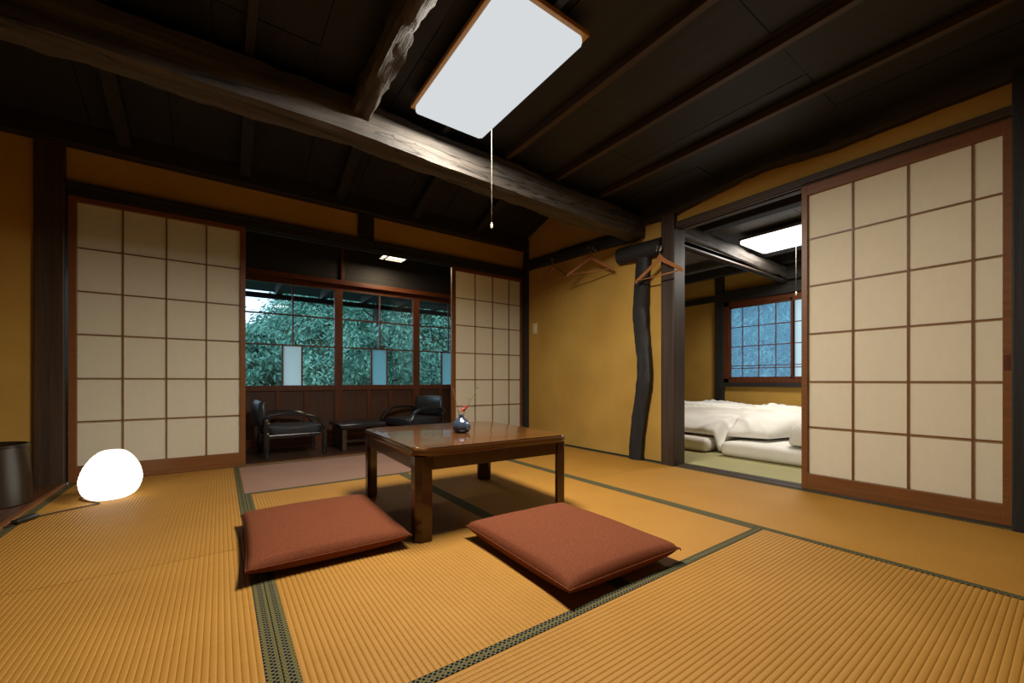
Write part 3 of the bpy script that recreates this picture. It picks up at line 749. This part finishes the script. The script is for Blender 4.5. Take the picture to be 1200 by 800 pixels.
def mattress(label, x0, x1, y0, y1, seed):
    t = thing('futon_mattress', label, 'mattress', ((x0 + x1) / 2, (y0 + y1) / 2, .002))
    mb = MB(); a, c = (x1 - x0) / 2, (y1 - y0) / 2
    soft_box(mb, -a, a, -c, c, .0, .125, seed)
    mb.build('cover', M['sheet'], t, 'all'); return t
mattress('white futon mattress on the green mat, next to the opening post', 3.60, 5.36, 1.99, 2.95, 1)
mattress('white futon mattress on the green mat, partly behind paper screen', 3.57, 5.36, .86, 1.86, 5)
def duvet(label, outline, zfun, seed, N=110, name='duvet'):
    """a puffed quilt: grid over a rounded footprint, top from zfun + folds, closed underneath"""
    (cx, cy, hx, hy, rz) = outline
    mb = MB(); bm = mb.bm; top, bot = {}, {}
    for i in range(N + 1):
        for j in range(N + 1):
            u, v = -1 + 2 * i / N, -1 + 2 * j / N
            # squircle
            x = u * math.sqrt(1 - .28 * v * v) * hx * (1 + .05 * noise.noise(Vector((v * 2, seed, u))))
            y = v * math.sqrt(1 - .28 * u * u) * hy * (1 + .06 * noise.noise(Vector((u * 2, seed + 3, v))))
            e = max(0, 1 - max(abs(u), abs(v)) ** 5)
            w = Vector((x * 2.2 + seed, y * 2.2, .3))
            w2 = w + Vector((noise.noise(w * .9), noise.noise(w * .9 + Vector((5, 2, 1))), 0)) * .9
            f = (1 - abs(noise.noise(w2 * 1.35))) ** 3 * .075 + (1 - abs(noise.noise(w2 * 2.2))) ** 2 * .022
            base = zfun(cx + x, cy + y)
            zb, puff = base
            z = zb + (puff + f * (.4 + puff * 2.2)) * e ** .45 + .012
            top[i, j] = bm.verts.new((x, y, z)); bot[i, j] = bm.verts.new((x * .985, y * .985, zb + .004))
    for i in range(N):
        for j in range(N):
            bm.faces.new((top[i, j], top[i + 1, j], top[i + 1, j + 1], top[i, j + 1])); bm.faces.new((bot[i, j], bot[i, j + 1], bot[i + 1, j + 1], bot[i + 1, j]))
    for k in range(N):
        for a, c in (((k, 0), (k + 1, 0)), ((k + 1, N), (k, N)), ((0, k + 1), (0, k)), ((N, k), (N, k + 1))): bm.faces.new((top[a], bot[a], bot[c], top[c]))
    t = thing(name, label, 'duvet', (cx, cy, 0), rz)
    mb.build('cover', M['sheet'], t, 'all'); return t
def sm(a, b, x): t = min(1, max(0, (x - a) / (b - a))); return t * t * (3 - 2 * t)
def zA(x, y):
    mt = max(sm(1.935, 1.985, y), 1 - sm(1.865, 1.915, y))
    zb = .010 + .142 * mt
    puff = .155 + .04 * math.exp(-((y - 2.6) / .45) ** 2) + .03 * math.exp(-((y - 1.55) / .3) ** 2)
    if mt < 1: puff += (.138 - .138 * mt) * sm(3.7, 4.1, x)
    return zb, puff * (.55 + .45 * sm(3.75, 4.2, x))
def zB(x, y): return .153, .15 + .05 * sm(3.8, 4.3, x)
duvet('white rumpled duvet spread over both mattresses', (4.55, 2.28, .85, .83, 0), zA, 2.7)
duvet('white duvet folded on the mattress at the screen edge', (3.99, 1.05, .38, .37, R(4)), zB, 8.1, 70)

# ------------------------------------------------------------------ hall armchairs and low table
def armchair(label, loc, rz):
    t = thing('armchair', label, 'chair', loc, rz, 'low black armchairs in the hall')
    # local: faces +x, seat .25 high
    MB().prism(rrect(.44, .44, .05, 5, .02, 0), .195, .262, .02, 4).build('seat', M['leather'], t, True)
    b = MB(); bm = b.bm; N = 16; rings = []
    for i in range(N + 1):
        y = -.21 + .42 * i / N; u = i / N * 2 - 1; bow = -.035 * (1 - u * u)
        hh = .005 * u * u
        prof = [(-.035, .27), (-.052, .30), (-.065, .40), (-.055, .475), (-.035, .497), (-.012, .485), (-.004, .40), (.004, .30), (-.010, .268)]
        k = 1 if abs(u) < .98 else .8
        rings.append([bm.verts.new((-.205 + px * k + bow, y, pz - hh * 6 * (pz - .27))) for px, pz in prof])
    for a, c in zip(rings, rings[1:]):
        n = len(a)
        for k in range(n): bm.faces.new((a[k], a[(k + 1) % n], c[(k + 1) % n], c[k]))
    bm.faces.new(rings[0][::-1]); bm.faces.new(rings[-1])
    b.build('backrest', M['leather'], t, 'all')
    for s in (-1, 1):
        y = s * .245
        pts = smooth_pts([Vector(p) for p in ((-.225, y, .345), (-.14, y, .366), (-.02, y, .372), (.10, y, .362), (.19, y, .325), (.24, y, .26), (.255, y, .20))], 5)
        b = MB()
        for q in range(len(pts) - 1):
            pass
        bm = b.bm; rings = []
        for q, p in enumerate(pts):
            d = (pts[min(q + 1, len(pts) - 1)] - pts[max(q - 1, 0)]).normalized(); nrm = Vector((-d.z, 0, d.x))
            rings.append([bm.verts.new(p + Vector((0, wy, 0)) + nrm * wz) for wy, wz in ((-.024, -.008), (-.026, .004), (-.018, .012), (.018, .012), (.026, .004), (.024, -.008), (0, -.013))])
        for a, c in zip(rings, rings[1:]):
            for k in range(7): bm.faces.new((a[k], a[(k + 1) % 7], c[(k + 1) % 7], c[k]))
        bm.faces.new(rings[0][::-1]); bm.faces.new(rings[-1])
        am = b.build('armrest', M['blackpaint'], t, 40)
        b = MB()
        for bx, bz in ((-.215, .33), (-.20, .305), (.25, .215), (-.205, .215)): MB().tube([(bx, s * .262, bz), (bx, s * .268, bz)], .008, 10).build('bolt', M['brass'], am, True)
        MB().box(.232, .268, y - .02, y + .02, .001, .215, .006).build('leg', M['blackpaint'], t, True)
        MB().box(-.235, -.195, y - .02, y + .02, .001, .36, .006).build('leg', M['blackpaint'], t, True)
    b = MB(); b.box(-.2, .22, -.23, .23, .165, .196, .004); b.box(-.215, -.2, -.23, .23, .28, .31, .003)
    b.build('frame', M['blackpaint'], t)
    return t
armchair('low black armchair in the hall, facing the small table, by wide screen', (.53, 4.33, -.011), R(2))
armchair('low black armchair in the hall, turned towards the room, seen over table', (1.78, 4.40, -.011), R(198))
HT = thing('side_table', 'low dark slab-legged side table between the hall armchairs', 'side table', (1.14, 4.33, -.011))
MB().box(-.215, .215, -.25, .25, .218, .25, .004).build('tabletop', M['blackpaint'], HT, True)
for s in (-1, 1): MB().box(s * .17 - .02, s * .17 + .02, -.22, .22, .001, .219, .003).build('leg', W['postZ'], HT)
MB().box(-.155, .155, -.03, .03, .05, .08, .003).build('stretcher', W['postX'], HT)

# ------------------------------------------------------------------ outside: eaves, garden trees
b = MB()
b.box(-1.5, 4.2, 4.87, 6.1, 0, .03, mat=Matrix.Translation((0, 0, 1.93)) @ Matrix.Translation((0, 4.87, 0)) @ Matrix.Rotation(-.10, 4, 'X') @ Matrix.Translation((0, -4.87, 0)))
struct('trim_29', b, W['blackX'], 'dark eave boards outside the veranda windows', 'eave')
struct('trim_30', MB().box(-1.5, 4.2, 5.57, 5.63, 1.635, 1.692, .004), W['blackX'], 'dark pole under the eaves outside the windows', 'pole')
for i, x in enumerate((.08, .575, 1.07, 1.57, 2.07, 2.57, 3.07)):
    struct('trim_31', MB().box(x - .035, x + .035, 4.87, 5.64, 1.695, 1.80, .004), W['blackY'], 'stubby dark eave rafter above the outside pole, number %s along' % ('one two three four five six seven'.split()[i]), 'rafter')
struct('ground', MB().box(-12, 22, 4.9, 30, -.7, -.5), M['earth'], 'dark garden ground outside the veranda', 'ground')
struct('ground_east', MB().box(5.6, 22, -12, 4.9, -.7, -.5), M['earth'], 'dark garden ground outside the bedroom window', 'ground')
def tree(label, x, y, h, rad, n, seed, droop=.5, base=-.5, leaf=.11, lo=.10):
    rnd = random.Random(seed)
    t = thing('garden_tree', label, 'tree', (x, y, base), 0, 'garden trees')
    b = MB(); b.tube([(0, 0, 0), (.05, .03, h * .4), (-.03, 0, h * .8), (0, 0, h * .97)], [.09, .075, .045, .012], 8)
    sprays = []
    for k in range(max(30, n // 70)):
        f = lo + (1 - lo) * rnd.random() ** .9
        a = rnd.random() * 2 * math.pi
        r = rad * (1 - f ** 2.2) * (.45 + .6 * rnd.random()) + .08
        sprays.append(Vector((r * math.cos(a), r * math.sin(a), h * f)))
        if k % 4 == 0: b.tube([(0, 0, h * f * .9), sprays[-1] * .6 + Vector((0, 0, h * f * .37)), sprays[-1]], [.02, .012, .004], 5)
    b.build('trunk', M['bark'], t, 'all')
    m = MB(); bm = m.bm
    for k in range(n):
        c = rnd.choice(sprays); g = Vector((rnd.gauss(0, .5), rnd.gauss(0, .5), rnd.gauss(0, .36))) * rad * .30
        p = c + g; p.z -= droop * (g.x * g.x + g.y * g.y) / rad
        d = Vector((g.x + rnd.gauss(0, .1), g.y + rnd.gauss(0, .1), -droop * .35 * rad + rnd.gauss(0, .12))).normalized()
        s = d.cross(Vector((rnd.gauss(0, 1), rnd.gauss(0, 1), rnd.gauss(0, 1)))).normalized()
        l = leaf * (.6 + .8 * rnd.random()); w = l * .18
        vs = [bm.verts.new(q) for q in (p - d * l * .5, p + s * w, p + d * l * .5, p - s * w)]
        bm.faces.new(vs)
    m.bm.normal_update()
    me = bpy.data.meshes.new('foliage'); bm.to_mesh(me); bm.free(); me.materials.append(M['leaf'])
    o = bpy.data.objects.new('foliage', me); COL.objects.link(o); o.parent = t
    return t
for i, (lb, x, y, h, r, n) in enumerate((('drooping green tree outside the middle veranda sash', 2.4, 7.8, 3.9, .7, 7000), ('bushy green tree outside the sash by the corner screen', 5.0, 8.1, 4.2, .8, 7000),
      ('young green tree outside the first veranda sash', .55, 8.0, 2.0, .5, 4500), ('green tree close outside the bedroom window', 8.6, 3.6, 3.6, 1.2, 7000))):
    tree(lb, x, y, h, r, n * 2, 20 + i, lo=.05, leaf=.10, droop=.7)
def hill(name, label, fn, u0, u1, v0, v1, nleaf, seed, leaf):
    """a bank of earth fn(u, v) -> point and the dense foliage growing on it"""
    m = MB(); bm = m.bm; N = 24
    G = [[bm.verts.new(fn(u0 + (u1 - u0) * i / N, v0 + (v1 - v0) * j / N)) for j in range(N + 1)] for i in range(N + 1)]
    for i in range(N):
        for j in range(N): bm.faces.new((G[i][j], G[i + 1][j], G[i + 1][j + 1], G[i][j + 1]))
    r = bmesh.ops.extrude_face_region(bm, geom=list(bm.faces))
    for v in [q for q in r['geom'] if isinstance(q, bmesh.types.BMVert)]: v.co.z = -.6
    tag(m.build(name, M['earth'], None, 'all'), label + ', bare earth', 'bank', None, 'structure')
    rnd = random.Random(seed); f = MB(); bm = f.bm
    clumps = []
    for k in range(nleaf // 150):
        u, v = u0 + (u1 - u0) * rnd.random(), v0 + (v1 - v0) * rnd.random(); clumps.append((Vector(fn(u, v)) + Vector((0, 0, .15)), .28 + .5 * rnd.random()))
    for c, rad in clumps:
        for k in range(150):
            g = Vector((rnd.gauss(0, .5), rnd.gauss(0, .5), abs(rnd.gauss(0, .5)))) * rad
            p = c + g + Vector((0, 0, rad * .3 - .8 * (g.x * g.x + g.y * g.y) / rad))
            d = Vector((g.x + rnd.gauss(0, .1), g.y + rnd.gauss(0, .1), -.35 * rad + rnd.gauss(0, .15))).normalized()
            sd = d.cross(Vector((rnd.gauss(0, 1), rnd.gauss(0, 1), rnd.gauss(0, 1)))).normalized(); l = leaf * (.6 + .9 * rnd.random()); w = l * .16
            bm.faces.new([bm.verts.new(q) for q in (p - d * l * .5, p + sd * w, p + d * l * .5, p - sd * w)])
    me = bpy.data.meshes.new('hillside_foliage'); bm.to_mesh(me); bm.free(); me.materials.append(M['leaf'])
    o = bpy.data.objects.new('hillside_foliage', me); COL.objects.link(o)
    tag(o, label + ', dense with drooping green foliage', 'foliage', None, 'stuff')
def hz(x, y): return (-.5 + 6.2 * sm(9.0, 16, y)) * (.24 + .76 * sm(.4, 3.6, x)) - .5 * (1 - sm(9, 11, y)) + .35 * noise.noise(Vector((x * .7, y * .7, 0)))
hill('hillside', 'steep garden bank behind the veranda windows', lambda u, v: (u, v, hz(u, v)), -3, 11, 9.2, 16.5, 150000, 5, .125)
hill('hillside_east', 'garden bank behind the bedroom window', lambda u, v: (u, v, -.5 + 4.2 * sm(10.3, 13.5, u)), 10.3, 13.5, 0, 8, 40000, 6, .15)

# ------------------------------------------------------------------ sky and exposure
wd = bpy.data.worlds.new('overcast_sky'); scene.world = wd; wd.use_nodes = True
nt = wd.node_tree; bg = nt.nodes['Background']
bg.inputs['Color'].default_value = (.60, .82, 1.0, 1); bg.inputs['Strength'].default_value = 2.1
vs = scene.view_settings
vs.view_transform = 'Standard'; vs.look = 'None'; vs.gamma = 1; vs.exposure = .22; vs.use_curve_mapping = False
scene.cycles.max_bounces = 8; scene.cycles.diffuse_bounces = 5; scene.cycles.transparent_max_bounces = 12
scene.cycles.use_denoising = True
scene.cycles.sample_clamp_indirect = 4
